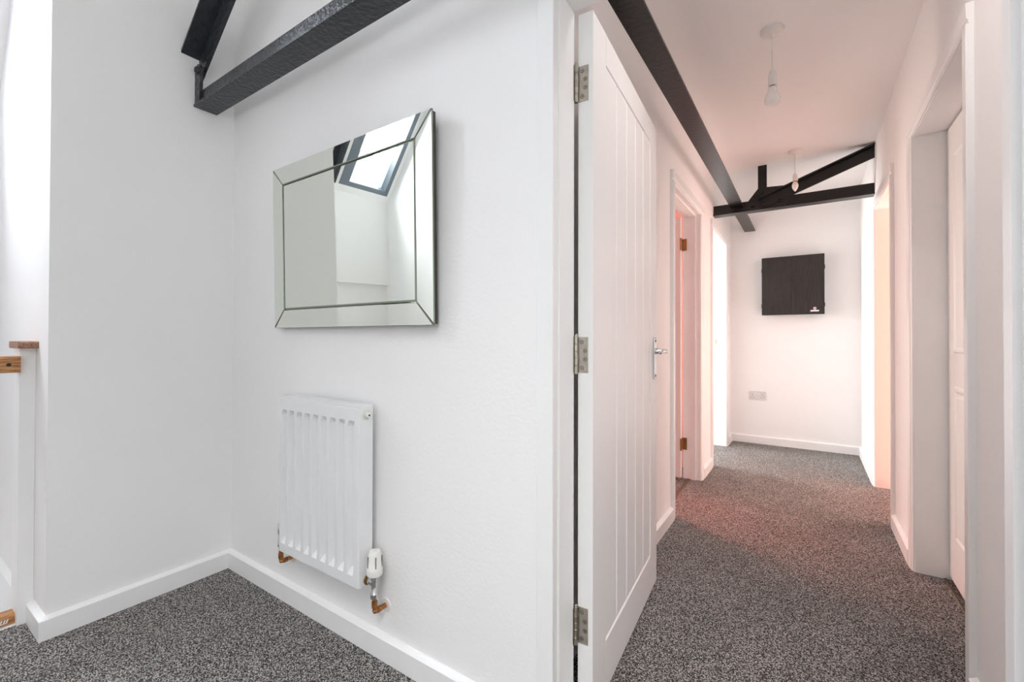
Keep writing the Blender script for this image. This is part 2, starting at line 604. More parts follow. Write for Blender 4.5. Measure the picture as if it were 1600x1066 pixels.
struct('wall_cupboard', bm, M_WALL, 'closed room behind the right hand door')
struct('ceiling_cupboard', box(XR + 0.12, 1.25, 1.6, 2.9, 2.5, 2.6), M_CEIL, 'ceiling behind the right hand door')


# skirting boards
def skirt_profile(t=0.02, h=0.072):
    return [(0, 0), (t, 0), (t, h - 0.003), (t - 0.003, h), (0.004, h + 0.007), (0, h + 0.007)]


def skirt(bm, p0, p1, n, m0=0, m1=0, h=0.072):
    """m0, m1: 0 square end, 1 mitred outer corner, -1 mitred inner corner"""
    p0, p1, n = Vector((*p0, 0)), Vector((*p1, 0)), Vector((*n, 0))
    d_ = (p1 - p0).normalized()
    pr_ = skirt_profile(h=h)
    a = [bm.verts.new(p0 + n * d - d_ * d * m0 + Vector((0, 0, z))) for d, z in pr_]
    b = [bm.verts.new(p1 + n * d + d_ * d * m1 + Vector((0, 0, z))) for d, z in pr_]
    bm.faces.new(a)
    bm.faces.new(list(reversed(b)))
    for i in range(len(a)):
        j = (i + 1) % len(a)
        bm.faces.new([a[i], b[i], b[j], a[j]])


bm = bmesh.new()
skirt(bm, (XP, YM), (-0.579, YM), (0, -1), -1, 0)
skirt(bm, (0.325, YM), (1.5, YM), (0, -1))
struct('baseboard_front', bm, M_GLOSS, 'white skirting board below the radiator')
bm = bmesh.new()
skirt(bm, (XP, YE), (XP, YM), (1, 0), 1, -1)
struct('baseboard_left', bm, M_GLOSS, 'white skirting board on the return wall')
bm = bmesh.new()
skirt(bm, (-2.412, YE), (XP, YE), (0, -1), 0, 1)
struct('baseboard_return', bm, M_GLOSS, 'short white skirting piece beside the newel post')
bm = bmesh.new()
skirt(bm, (XL, YB), (XL, L1[0] - 0.07), (1, 0))
skirt(bm, (XL, L1[1] + 0.07), (XL, L2[0] - 0.07), (1, 0))
skirt(bm, (XL, L2[1] + 0.07), (XL, YF), (1, 0), 0, -1)
struct('baseboard_corridor_left', bm, M_GLOSS, 'white skirting on the left of the corridor')
bm = bmesh.new()
skirt(bm, (XR, YB), (XR, R1[0] - 0.07), (-1, 0))
skirt(bm, (XR, R1[1] + 0.07), (XR, R2[0] - 0.07), (-1, 0))
skirt(bm, (XR, R2[1] + 0.07), (XR, YF), (-1, 0), 0, -1)
struct('baseboard_corridor_right', bm, M_GLOSS, 'white skirting on the right of the corridor')
bm = bmesh.new()
skirt(bm, (XL, YF), (XR, YF), (0, -1), -1, -1)
struct('baseboard_corridor_end', bm, M_GLOSS, 'white skirting across the far corridor wall')
struct('baseboard_stairs', prism([(-3.2, YE, -0.16), (-3.2, YE - 0.018, -0.16), (-3.2, YE - 0.018, 0.045), (-3.2, YE - 0.004, 0.062), (-3.2, YE, 0.062)], (0.69, 0, 0)), M_GLOSS, 'white skirting in the stairwell beyond the newel')


# door surrounds in the corridor walls
def frame_x(name, xf, sgn, ya, yb, label, stop=None, depth=0.12):
    """lining and architraves of an opening in a wall of constant x; sgn points into the corridor"""
    t = thing(name, label, None, kind='structure')
    xb = xf - sgn * depth
    xx = sorted((xf + sgn * 0.003, xb))
    part('jamb', box(xx[0], xx[1], ya - LT, ya, 0, ZH), M_GLOSS, t)
    part('jamb', box(xx[0], xx[1], yb, yb + LT, 0, ZH), M_GLOSS, t)
    part('head', box(xx[0], xx[1], ya - LT, yb + LT, ZH, ZH + LT), M_GLOSS, t)
    a = 0.068

    def prof(d):                              # across the board: d from the opening outwards -> thickness
        return d
    steps = [(0.006, 0.0), (0.006, 0.009), (0.012, 0.012), (0.018, 0.012), (0.022, 0.016), (a - 0.002, 0.018), (a, 0.016), (a, 0.0)]
    for y, s in ((ya, -1), (yb, 1)):
        part('architrave', prism([(xf + sgn * th, y + s * d, 0) for d, th in steps], (0, 0, ZH + 0.006)), M_GLOSS, t)
    part('architrave', prism([(xf + sgn * th, ya - a, ZH + d) for d, th in steps], (0, yb - ya + 2 * a, 0)), M_GLOSS, t)
    if stop is not None:
        s0, s1 = sorted((xf - sgn * stop[0], xf - sgn * stop[1]))
        part('door_stop', box(s0, s1, ya, ya + 0.012, 0, ZH - 0.012), M_GLOSS, t)
        part('door_stop', box(s0, s1, yb - 0.012, yb, 0, ZH - 0.012), M_GLOSS, t)
        part('door_stop', box(s0, s1, ya, yb, ZH - 0.012, ZH), M_GLOSS, t)
    return t


f1 = frame_x('trim_2', XL, 1, L1[0], L1[1], 'white door surround, first doorway on the left', stop=(0.03, 0.078))
f2 = frame_x('trim_3', XL, 1, L2[0], L2[1], 'white door surround, brightly lit doorway on the left')
f3 = frame_x('trim_4', XR, -1, R1[0], R1[1], 'white door surround round the closed door on the right')
f4 = frame_x('trim_5', XR, -1, R2[0], R2[1], 'white door surround of the peach lit doorway')
# keeps in the far jambs of the open doorways
part('strike_plate', box(-0.765, -0.745, L2[1] - 0.003, L2[1] + 0.001, 1.0, 1.06, bev=0.0008), M_NICKEL, f2)
# threshold bars
struct('trim_6', prism([(XL - 0.09, L1[0], 0), (XL - 0.055, L1[0], 0), (XL - 0.062, L1[0], 0.005), (XL - 0.083, L1[0], 0.005)], (0, L1[1] - L1[0], 0)), M_STRIP, 'metal threshold bar in the first doorway on the left')
struct('trim_7', prism([(XR + 0.092, R1[0], 0), (XR + 0.102, R1[0], 0), (XR + 0.100, R1[0], 0.004), (XR + 0.094, R1[0], 0.004)], (0, R1[1] - R1[0], 0)), M_STRIP, 'thin metal threshold bar under the closed door')

# surround of the main doorway
JX, KX = -0.541, 0.287
t = thing('trim_8', 'white door surround between landing and corridor', None, kind='structure')
part('jamb', box(-0.579, JX - 0.005, YM, YB, 0, 2.0), M_GLOSS, t)
part('door_stop', prism([(JX - 0.005, 1.038, 0), (JX - 0.002, 1.038, 0), (JX, 1.041, 0), (JX, YB, 0), (JX - 0.005, YB, 0)], (0, 0, 1.988)), M_GLOSS, t)
part('jamb', box(KX, 0.321, YM, YB, 0, 2.0), M_GLOSS, t)
part('head', box(-0.575, 0.321, YM, YB, 1.988, 2.02), M_GLOSS, t)
part('door_stop', box(JX, KX, 1.060, YB - 0.002, 1.973, 1.988), M_GLOSS, t)
part('door_stop', box(KX - 0.012, KX, 1.040, 1.078, 0, 1.973), M_GLOSS, t)
prof = [(-0.579, YM), (-0.579, 0.988), (-0.576, 0.985), (-0.533, 0.985), (-0.5315, 0.988), (-0.5335, 0.991), (-0.5375, 0.994), (-0.5385, 0.999), (-0.5465, YM)]
part('architrave', prism([(x, y, 0) for x, y in prof], (0, 0, 1.994)), M_GLOSS, t)
prof2 = [(KX - (x - JX) + 0.0, y) for x, y in prof]
part('architrave', prism([(x, y, 0) for x, y in prof2], (0, 0, 1.994)), M_GLOSS, t)
part('architrave', prism([(-0.579, YM, 1.994), (-0.579, 0.985, 1.994), (-0.579, 0.985, 2.06), (-0.579, YM, 2.06)], (0.904, 0, 0)), M_GLOSS, t)

# ---------------------------------------------------------------- open door on the left of the main doorway
A = Vector((-0.492, 1.144, 0))
D = Vector((-0.0673, 0.9977, 0)).normalized()
N = Vector((-D.y, D.x, 0))                   # away from the corridor, through the door


def leaf_mtx():
    mm = Matrix((D, -N, Vector((0, 0, 1)))).transposed().to_4x4()   # local: x along the leaf, y out of the visible face
    mm.translation = A
    return mm


LM = leaf_mtx()
door = thing('door_1', 'open white boarded cottage door with three steel hinges and lever handle', None, kind='structure')
door.matrix_basis = LM


def lpart(name, bm, material, parent=None, smooth=False, label=None):
    o = link(name, bm, material, parent or door, smooth)
    if label:
        o['label'] = label
    return o


W, Z0, Z1, T = 0.820, 0.012, 1.973, 0.044
s0, s1, zb, zt = 0.115, 0.705, 0.167, 1.876
lpart('stile', box(0, s0, -T, 0, Z0, Z1, bev=0.0015), M_DOOR)
lpart('stile', box(s1, W, -T, 0, Z0, Z1, bev=0.0015), M_DOOR)
lpart('rail', prism([(s0, -T, Z0), (s0, 0, Z0), (s0, 0, zb - 0.008), (s0, -0.007, zb), (s0, -T, zb)], (s1 - s0, 0, 0)), M_DOOR)
lpart('rail', prism([(s0, -T, zt), (s0, -0.007, zt), (s0, 0, zt + 0.004), (s0, 0, Z1), (s0, -T, Z1)], (s1 - s0, 0, 0)), M_DOOR)
nb = 5
bw = (s1 - s0) / nb
for i in range(nb):
    a, b = s0 + i * bw, s0 + (i + 1) * bw
    g = 0.0055
    lpart('board', prism([(a + 0.0003, -0.030, zb), (b - 0.0003, -0.030, zb), (b - 0.0003, -0.0085, zb), (b - g, -0.0025, zb), (a + g, -0.0025, zb), (a + 0.0003, -0.0085, zb)], (0, 0, zt - zb)), M_DOOR)
lpart('mortise_strip', box(W - 0.001, W + 0.0012, -0.034, -0.012, 0.93, 1.1), M_NICKEL)


def screw_bm(x, y, z, axis):
    bm = lathe([(0.0062, 0), (0.0058, 0.0008), (0.0045, 0.0009), (0.0036, 0.0004), (0.0, 0.0004)], (x, y, z), axis, 12)
    return bm


for zc_ in (1.774, 1.013, 0.261):
    hg = lpart('hinge', box(-0.0022, 0.0002, -0.0435, -0.0135, zc_ - 0.05, zc_ + 0.05, bev=0.0006), M_NICKEL, label='satin nickel butt hinge')
    bm = bmesh.new()
    kz = zc_ - 0.053
    for q, hh in enumerate((0.021, 0.004, 0.018, 0.018, 0.018, 0.004, 0.021)):
        rr = 0.0058 if hh > 0.01 else 0.0050
        add_lathe(bm, [(rr - 0.0006, 0), (rr, 0.0006), (rr, hh - 0.0006), (rr - 0.0006, hh)], (-0.0085, -0.0465, kz), seg=14)
        kz += hh + 0.0003
    add_lathe(bm, [(0.0052, 0), (0.0052, 0.004), (0.003, 0.006)], (-0.0085, -0.0465, kz), seg=14)
    o = link('knuckle', bm, M_NICKEL, hg, True)
    o = link('jamb_leaf', box(-0.0200, -0.0085, -0.0520, -0.0500, zc_ - 0.05, zc_ + 0.05), M_NICKEL, hg)
    for q, (yy, dz) in enumerate(((-0.0315, 0.036), (-0.0225, 0.012), (-0.0225, -0.012), (-0.0315, -0.036))):
        link('screw_hole', lathe([(0.0058, 0), (0.0058, 0.0003), (0, 0.0003)], (-0.0022, yy, zc_ + dz), (-1, 0, 0), 14), M_DARK, hg)
        link('screw', lathe([(0.0046, 0), (0.0044, 0.0007), (0.0, 0.0009)], (-0.0024, yy, zc_ + dz), (-1, 0, 0), 14), M_NICKEL, hg, True)
        bm = box(-0.0036, -0.0030, yy - 0.0026, yy + 0.0026, zc_ + dz - 0.0006, zc_ + dz + 0.0006)
        add_box(bm, -0.0036, -0.0030, yy - 0.0006, yy + 0.0006, zc_ + dz - 0.0026, zc_ + dz + 0.0026)
        link('screw_slot', bm, M_DARK, hg)
# lever handle on a long backplate
hs, hz = 0.770, 0.975
hp = lpart('handle', box(hs - 0.019, hs + 0.019, 0, 0.007, hz - 0.088, hz + 0.088, bev=0.003), M_CHROME, label='chrome lever handle on a long backplate')
bm = bmesh.new()
add_lathe(bm, [(0.012, 0.004), (0.0115, 0.018), (0.0085, 0.024), (0.0085, 0.052), (0.0, 0.053)], (hs, 0.003, 1.005), (0, 1, 0), 16)
link('handle_neck', bm, M_CHROME, hp, True)
pts = [(hs + 0.008, 0.048, 1.005), (hs - 0.01, 0.050, 1.005), (hs - 0.035, 0.050, 1.008), (hs - 0.065, 0.048, 1.006), (hs - 0.09, 0.045, 1.001), (hs - 0.105, 0.046, 1.003), (hs - 0.112, 0.050, 1.007)]
link('lever', tube(pts, [0.008, 0.0085, 0.0075, 0.0065, 0.0065, 0.0075, 0.004], 12), M_CHROME, hp, True)
for zz in (hz + 0.074, hz - 0.074):
    link('screw', screw_bm(hs, 0.007, zz, (0, 1, 0)), M_DARK, hp, True)

# ---------------------------------------------------------------- door standing open in the first room on the left
d2 = thing('door_2', 'white door opened into the first room on the left', None, kind='structure')
y1 = L1[1] - 0.004
x1 = XL - 0.128
part('panel', box(x1 - 0.74, x1, y1 - 0.040, y1, 0.012, 1.975, bev=0.0015), M_DOOR, d2)
for zc_ in (1.77, 0.262):
    hg = part('hinge', box(x1 + 0.0005, x1 + 0.0085, y1 - 0.004, y1 + 0.0025, zc_ - 0.045, zc_ + 0.045), M_BRASS, d2, label='brass butt hinge')
    part('hinge_leaf', box(x1 + 0.008, x1 + 0.036, L1[1] - 0.0025, L1[1] - 0.0005, zc_ - 0.045, zc_ + 0.045), M_BRASS, hg)
    part('knuckle', lathe([(0.006, 0), (0.006, 0.09)], (x1 + 0.004, y1 - 0.046, zc_ - 0.045), seg=12), M_BRASS, hg, True)

# ---------------------------------------------------------------- closed panelled door on the right
d3 = thing('door_3', 'closed white moulded panel door on the right', None, kind='structure')
xf = XR + 0.108
ya, yb = R1[0] + 0.004, R1[1] - 0.004
bm = box(xf, xf + 0.04, ya, yb, 0.024, ZH - 0.008, bev=0.0015)
part('slab', bm, M_DOOR, d3)
wst = 0.11
for (pa, pb, za, zb2) in ((ya + wst, (ya + yb) / 2 - 0.05, 0.21, 0.86), ((ya + yb) / 2 + 0.05, yb - wst, 0.21, 0.86), (ya + wst, (ya + yb) / 2 - 0.05, 1.0, 1.85), ((ya + yb) / 2 + 0.05, yb - wst, 1.0, 1.85)):
    bm = bmesh.new()
    ob = [(pa, za), (pb, za), (pb, zb2), (pa, zb2)]
    rings = []
    for ins, dx in ((0.0, 0.0), (0.006, -0.006), (0.016, -0.006), (0.026, -0.001), (0.045, -0.004)):
        rings.append([bm.verts.new((xf + dx, y + (ins if y == pa else -ins), z + (ins if z == za else -ins))) for y, z in ob])
    for a, b in zip(rings, rings[1:]):
        for i in range(4):
            j = (i + 1) % 4
            bm.faces.new([a[i], a[j], b[j], b[i]])
    bm.faces.new(rings[-1])
    part('panel', bm, M_DOOR, d3)

# ---------------------------------------------------------------- steel truss over the landing
t = thing('roof_truss', 'black painted steel roof truss across the landing above the mirror', 'beam', (XP, 0.884, 2.07))
part('bottom_chord', prism([(XP, 0.838, 2.070), (XP, 0.930, 2.070), (XP, 0.930, 2.081), (XP, 0.868, 2.083), (XP, 0.866, 2.137), (XP, 0.854, 2.137), (XP, 0.852, 2.083), (XP, 0.838, 2.081)], (3.73, 0, 0)), M_STEEL, t)


def rz(x):
    return 2.283 + 0.81 * (x - XP)


bm = bmesh.new()
x0, x1 = XP, -1.0
up = 0.014
add_hex(bm, [(x0, 0.790, rz(x0)), (x1, 0.790, rz(x1)), (x1, 0.872, rz(x1)), (x0, 0.872, rz(x0)), (x0, 0.790, rz(x0) + up), (x1, 0.790, rz(x1) + up), (x1, 0.872, rz(x1) + up), (x0, 0.872, rz(x0) + up)])
wv = 0.092
add_hex(bm, [(x0, 0.858, rz(x0) - wv), (x1, 0.858, rz(x1) - wv), (x1, 0.872, rz(x1) - wv), (x0, 0.872, rz(x0) - wv), (x0, 0.858, rz(x0)), (x1, 0.858, rz(x1)), (x1, 0.872, rz(x1)), (x0, 0.872, rz(x0))])
part('rafter', bm, M_STEEL, t)
part('gusset_plate', prism([(XP, 0.842, 2.081), (XP + 0.045, 0.842, 2.081), (XP + 0.055, 0.842, 2.225), (XP + 0.03, 0.842, 2.25), (XP, 0.842, 2.24)], (0, 0.012, 0)), M_STEEL, t)
bm = lathe([(0.017, 0), (0.016, 0.006), (0.011, 0.011), (0.0, 0.013)], (XP + 0.03, 0.842, 2.222), (0, -1, 0), 14)
part('rivet', bm, M_STEEL, t, True)

# rafter and truss seen in the mirror, over the stairs
bm = bmesh.new()
x0, x1 = -3.15, -2.44
for (ya_, yb_, n0, n1) in ((-0.222, -0.130, -0.03, -0.02), (-0.182, -0.170, -0.10, -0.03)):
    add_hex(bm, [sp(x0, ya_, n0), sp(x1, ya_, n0), sp(x1, yb_, n0), sp(x0, yb_, n0), sp(x0, ya_, n1), sp(x1, ya_, n1), sp(x1, yb_, n1), sp(x0, yb_, n1)])
o = link('rafter', bm, M_STEEL)
o.name = 'steel_rafter'
o['label'] = 'black steel rafter between the roof windows, seen only in the mirror'
o['category'] = 'beam'

# ---------------------------------------------------------------- long tie beam under the corridor ceiling
bz = 2.155
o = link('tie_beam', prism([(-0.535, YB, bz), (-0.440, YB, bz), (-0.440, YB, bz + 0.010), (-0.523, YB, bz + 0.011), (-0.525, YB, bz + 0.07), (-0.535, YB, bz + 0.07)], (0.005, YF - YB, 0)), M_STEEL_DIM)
o['label'] = 'long black steel beam running down the corridor under the ceiling'
o['category'] = 'beam'

# ---------------------------------------------------------------- truss across the corridor
yt = 4.13
t = thing('corridor_truss', 'black steel truss crossing the far end of the corridor', 'beam', (XL, yt, 2.102))
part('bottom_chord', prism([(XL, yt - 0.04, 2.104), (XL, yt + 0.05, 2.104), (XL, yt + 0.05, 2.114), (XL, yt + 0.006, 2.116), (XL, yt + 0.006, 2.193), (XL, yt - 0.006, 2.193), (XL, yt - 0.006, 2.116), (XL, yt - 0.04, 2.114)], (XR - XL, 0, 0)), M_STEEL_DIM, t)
part('post', box(-0.331, -0.268, yt - 0.006, yt + 0.008, 2.15, ZC, bev=0.001), M_STEEL_DIM, t)
gp = [(-0.399, 2.192), (-0.331, 2.280), (-0.269, 2.284), (-0.154, 2.276), (-0.098, 2.212), (-0.150, 2.118), (-0.399, 2.118)]
part('gusset_plate', prism([(x, yt - 0.018, z) for x, z in gp], (0, 0.012, 0)), M_STEEL_DIM, t)
ex, ez = Vector((0.735, 0, 0.268)).normalized(), Vector((-0.268, 0, 0.735)).normalized()
P0 = Vector((-0.325, 0, 2.186))
ln = 0.80


def dg(s, y, n):
    return P0 + ex * s + ez * n + Vector((0, y, 0))


bm = bmesh.new()
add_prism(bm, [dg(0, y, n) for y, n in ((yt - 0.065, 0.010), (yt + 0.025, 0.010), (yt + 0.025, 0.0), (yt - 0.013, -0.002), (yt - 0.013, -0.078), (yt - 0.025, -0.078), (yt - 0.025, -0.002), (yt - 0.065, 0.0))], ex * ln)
# stop the diagonal at the face of the right wall
bmesh.ops.bisect_plane(bm, geom=bm.verts[:] + bm.edges[:] + bm.faces[:], plane_co=(XR - 0.0005, 0, 0), plane_no=(1, 0, 0), clear_outer=True)
# ... and its foot above the bottom chord
bmesh.ops.bisect_plane(bm, geom=bm.verts[:] + bm.edges[:] + bm.faces[:], plane_co=(0, 0, 2.122), plane_no=(0, 0, -1), clear_outer=True)
bmesh.ops.holes_fill(bm, edges=[e for e in bm.edges if e.is_boundary])
part('diagonal_strut', bm, M_STEEL_DIM, t)
for x, z in ((-0.305, 2.250), (-0.365, 2.150), (-0.290, 2.150), (-0.176, 2.160), (-0.190, 2.262)):
    part('rivet', lathe([(0.016, 0), (0.015, 0.006), (0.010, 0.011), (0.0, 0.013)], (x, yt - 0.018, z), (0, -1, 0), 14), M_STEEL_DIM, t, True)


# ---------------------------------------------------------------- pendant lights
def pendant(x, y, holder, bulb, label, candle):
    t = thing('pendant_light', label, 'light', (x, y, ZC), 'pendant lampholders in the corridor')
    part('ceiling_rose', lathe([(0.049, 0), (0.049, -0.006), (0.044, -0.016), (0.030, -0.022), (0.012, -0.025), (0.008, -0.032), (0.0, -0.032)], (x, y, ZC), seg=32), M_PLASTIC, t, True)
    pts = [(x, y, ZC - 0.028), (x + 0.001, y, ZC - 0.07), (x - 0.001, y, (ZC + holder[0]) / 2), (x, y, holder[0] - 0.004)]
    part('cord', tube(pts, 0.0032, 8), M_PLASTIC, t, True)
    a, b = holder
    part('lampholder', lathe([(0.0, a), (0.007, a), (0.012, a - 0.006), (0.0165, a - 0.020), (0.0175, a - 0.026), (0.0165, a - 0.0265), (0.0165, a - 0.0285), (0.0185, a - 0.029), (0.0185, b + 0.004), (0.0175, b), (0.0, b)], (x, y, 0), seg=24), M_PLASTIC, t, True)
    part('bulb_cap', lathe([(0.0125, 0), (0.0125, -0.008), (0.0, -0.008)], (x, y, b + 0.001), seg=20), M_BRASS, t, True)
    c, d = b - 0.006, bulb
    hgt = c - d
    if candle:
        pr = [(0.011, 0), (0.0155, 0.10), (0.0205, 0.28), (0.0215, 0.42), (0.0185, 0.62), (0.012, 0.80), (0.006, 0.93), (0.0, 1.0)]
    else:
        pr = [(0.016, 0), (0.0175, 0.12), (0.021, 0.30), (0.0285, 0.46), (0.0325, 0.62), (0.0310, 0.78), (0.0225, 0.92), (0.012, 0.98), (0.0, 1.0)]
    part('bulb', lathe([(r, c - h * hgt) for r, h in pr], (x, y, 0), seg=28), M_BULB, t, True)


pendant(-0.128, 2.336, (2.288, 2.213), 2.122, 'nearer bare pendant lampholder with round white bulb on corridor ceiling', False)
pendant(-0.071, 3.941, (2.301, 2.243), 2.164, 'farther bare pendant lampholder with candle bulb in front of the steel truss', True)

# ---------------------------------------------------------------- mirror
mx0, mx1, mz0, mz1 = -1.818, -0.925, 1.098, 1.743
t = thing('wall_mirror', 'large rectangular mirror with mitred mirror glass border above the radiator', 'mirror', ((mx0 + mx1) / 2, YM, mz0))
tilt = 0.013 / (mz1 - mz0)


yawk = 0.0063


def my(z, d, x=None):
    """y of a point at depth d in front of the mirror back; the top leans forward a little"""
    return 0.9975 - tilt * (z - mz0) - d - yawk * ((mx0 if x is None else x) - mx0)


bm = bmesh.new()
v = [(x, my(z, d, x), z) for d in (0.0, 0.016) for x, z in ((mx0 + 0.004, mz0 + 0.004), (mx1 - 0.004, mz0 + 0.004), (mx1 - 0.004, mz1 - 0.004), (mx0 + 0.004, mz1 - 0.004))]
add_hex(bm, v)
part('backing_board', bm, M_MIRBACK, t)
bd = 0.074
ix0, ix1, iz0, iz1 = mx0 + bd, mx1 - bd, mz0 + bd, mz1 - bd
# centre plate with its own bevel
bm = bmesh.new()
e = 0.0055
r = [[(ix0, iz0), (ix1, iz0), (ix1, iz1), (ix0, iz1)], [(ix0 + e, iz0 + e), (ix1 - e, iz0 + e), (ix1 - e, iz1 - e), (ix0 + e, iz1 - e)]]
vv = [[bm.verts.new((x, my(z, d, x), z)) for x, z in q] for q, d in ((r[0], 0.0165), (r[0], 0.0175), (r[1], 0.0200))]
bm.faces.new(vv[2])
part('centre_glass', bm, M_MIRROR, t)
bm = bmesh.new()
vv = [[bm.verts.new((x, my(z, d, x), z)) for x, z in q] for q, d in ((r[0], 0.0165), (r[0], 0.0175), (r[1], 0.0200))]
for a, b in zip(vv, vv[1:]):
    for i in range(4):
        j = (i + 1) % 4
        bm.faces.new([a[i], a[j], b[j], b[i]])
part('centre_bevel', bm, M_MIREDGE, t)
# four mitred border strips
oc = [(mx0, mz0), (mx1, mz0), (mx1, mz1), (mx0, mz1)]
ic = [(ix0 - 0.0015, iz0 - 0.0015), (ix1 + 0.0015, iz0 - 0.0015), (ix1 + 0.0015, iz1 + 0.0015), (ix0 - 0.0015, iz1 + 0.0015)]
for i in range(4):
    j = (i + 1) % 4
    q = [Vector((p[0], 0, p[1])) for p in (oc[i], oc[j], ic[j], ic[i])]
    c = sum(q, Vector()) / 4
    along = (q[1] - q[0]).normalized()
    q = [q[0] + along * 0.0010, q[1] - along * 0.0010, q[2] - along * 0.0004, q[3] + along * 0.0004]
    inn = []
    cross = (q[3] - q[0]) - along * (q[3] - q[0]).dot(along)
    cross.normalize()
    ew = 0.003
    inn = [q[0] + along * ew * 2 + cross * ew * 0.5, q[1] - along * ew * 2 + cross * ew * 0.5, q[2] - along * ew * 0.2 - cross * ew, q[3] + along * ew * 0.2 - cross * ew]
    bm = bmesh.new()
    f1_ = [bm.verts.new((p.x, my(p.z, 0.021, p.x), p.z)) for p in inn]
    bm.faces.new(f1_)
    st = part('border_strip', bm, M_MIRROR, t)
    bm = bmesh.new()
    b0 = [bm.verts.new((p.x, my(p.z, 0.0155, p.x), p.z)) for p in q]
    b1 = [bm.verts.new((p.x, my(p.z, 0.0185, p.x), p.z)) for p in q]
    b2 = [bm.verts.new((p.x, my(p.z, 0.021, p.x), p.z)) for p in inn]
    for a, b in ((b0, b1), (b1, b2)):
        for k in range(4):
            l = (k + 1) % 4
            bm.faces.new([a[k], a[l], b[l], b[k]])
    bm.faces.new(list(reversed(b0)))
    part('bevelled_edge', bm, M_MIREDGE, st)

# ---------------------------------------------------------------- radiator
rx0, rx1, rz0, rz1, ry, rb = -1.676, -1.204, 0.2466, 0.8384, 0.920, 0.974
t = thing('radiator', 'white steel panel radiator with vertical flutes under the mirror', 'radiator', ((rx0 + rx1) / 2, 0.955, 0.16))
# fluted front panel
n = 9
pitch = (rx1 - rx0 - 0.022) / n
px, pd = [rx0, rx0 + 0.004], [0.0, 0.0]
for i in range(n):
    c0 = rx0 + 0.011 + i * pitch
    for dx, dd in ((0.003, 0), (0.0095, 1), (0.0325, 1), (0.0385, 0)):
        px.append(c0 + dx)
        pd.append(dd)
px += [rx1 - 0.004, rx1]
pd += [0, 0]
zz = [rz0, rz0 + 0.004, 0.284, 0.305, 0.770, 0.788, rz1 - 0.012, rz1 - 0.006]
wz = [0, 0, 0, 1, 1, 0, 0, 0]
bm = bmesh.new()
grid = []
for z, wgt in zip(zz, wz):
    row = []
    for x, dd in zip(px, pd):
        edge = 0.004 if (x in (rx0, rx1) or z in (zz[0], zz[-1])) else 0.0
        row.append(bm.verts.new((x, ry + 0.016 * dd * wgt + edge, z)))
    grid.append(row)
for a, b in zip(grid, grid[1:]):
    for i in range(len(a) - 1):
        bm.faces.new([a[i], a[i + 1], b[i + 1], b[i]])
sk = bmesh.ops.extrude_edge_only(bm, edges=[e for e in bm.edges if e.is_boundary])
for vv_ in [g for g in sk['geom'] if isinstance(g, bmesh.types.BMVert)]:
    vv_.co.y = ry + 0.0185
part('front_panel', bm, M_RAD, t)
# side covers, top grille, back panel
part('side_cover', box(rx0 - 0.001, rx0 + 0.006, ry + 0.006, rb, rz0 + 0.004, rz1, bev=0.0015), M_RAD, t)
part('side_cover', box(rx1 - 0.006, rx1 + 0.003, ry + 0.002, rb, rz0 + 0.004, rz1 + 0.001, bev=0.002), M_RAD, t)
part('back_panel', box(rx0 + 0.006, rx1 - 0.006, rb - 0.012, rb - 0.004, rz0, rz1 - 0.02), M_RAD, t)
bm = bmesh.new()
add_box(bm, rx0 + 0.006, rx1 - 0.006, ry + 0.001, ry + 0.010, rz1 - 0.008, rz1, bev=0.0012)
add_box(bm, rx0 + 0.006, rx1 - 0.006, rb - 0.008, rb, rz1 - 0.008, rz1, bev=0.0012)
k = 0
x = rx0 + 0.014
while x < rx1 - 0.012:
    add_box(bm, x, x + 0.0075, ry + 0.010, rb - 0.008, rz1 - 0.006, rz1 - 0.001)
    x += 0.0115
part('top_grille', bm, M_RAD, t)
part('convector_fins', box(rx0 + 0.01, rx1 - 0.01, ry + 0.021, rb - 0.014, rz0 + 0.03, rz1 - 0.03), M_RADDARK, t)
pl = part('air_vent', lathe([(0.0165, 0), (0.0165, 0.003), (0.0135, 0.0035), (0.0135, 0.001), (0.010, 0.001), (0.010, 0.013), (0.008, 0.015), (0.0, 0.015)], (rx1 + 0.003, rb - 0.027, 0.807), (1, 0, 0), 20), M_PLASTIC, t, True)
part('vent_slot', lathe([(0.0033, 0), (0.0033, 0.001), (0, 0.001)], (rx1 + 0.0178, rb - 0.027, 0.807), (1, 0, 0), 10), M_DARK, pl)
part('label_plate', box(rx1 + 0.003, rx1 + 0.0035, rb - 0.044, rb - 0.008, 0.73, 0.778), M_RAD, t)
for x in (rx0 + 0.09, rx1 - 0.09):
    part('wall_bracket', box(x - 0.015, x + 0.015, rb - 0.004, YM, rz0 + 0.06, rz1 - 0.06), M_RAD, t)
# thermostatic valve, right
vx, vy = -1.166, 0.955
hd = part('thermostat_head', lathe([(0.0, 0.290), (0.018, 0.290), (0.0245, 0.295), (0.0258, 0.311), (0.0252, 0.317), (0.0244, 0.318), (0.0228, 0.350), (0.0200, 0.365), (0.0165, 0.371), (0.0, 0.374)], (vx, vy, 0), seg=28), M_PLASTIC, t, True, 'white thermostatic radiator valve head')
for a_ in (-1.75, -0.55, 0.5, 2.0, 3.2):
    rr = 0.0245
    bm = box(-0.0012, 0.0012, -0.0008, 0.0008, 0.322, 0.358)
    bm.transform(Matrix.Translation((vx + rr * math.cos(a_) * 0.97, vy + rr * math.sin(a_) * 0.97, 0)) @ Matrix.Rotation(a_ + math.pi / 2, 4, 'Z'))
    part('grip_groove', bm, M_DARK, hd)
bm = bmesh.new()
add_lathe(bm, [(0.0105, 0.246), (0.0135, 0.248), (0.0135, 0.262), (0.010, 0.266), (0.0095, 0.300), (0.0125, 0.303), (0.0125, 0.318)], (vx, vy, -0.028), seg=16)
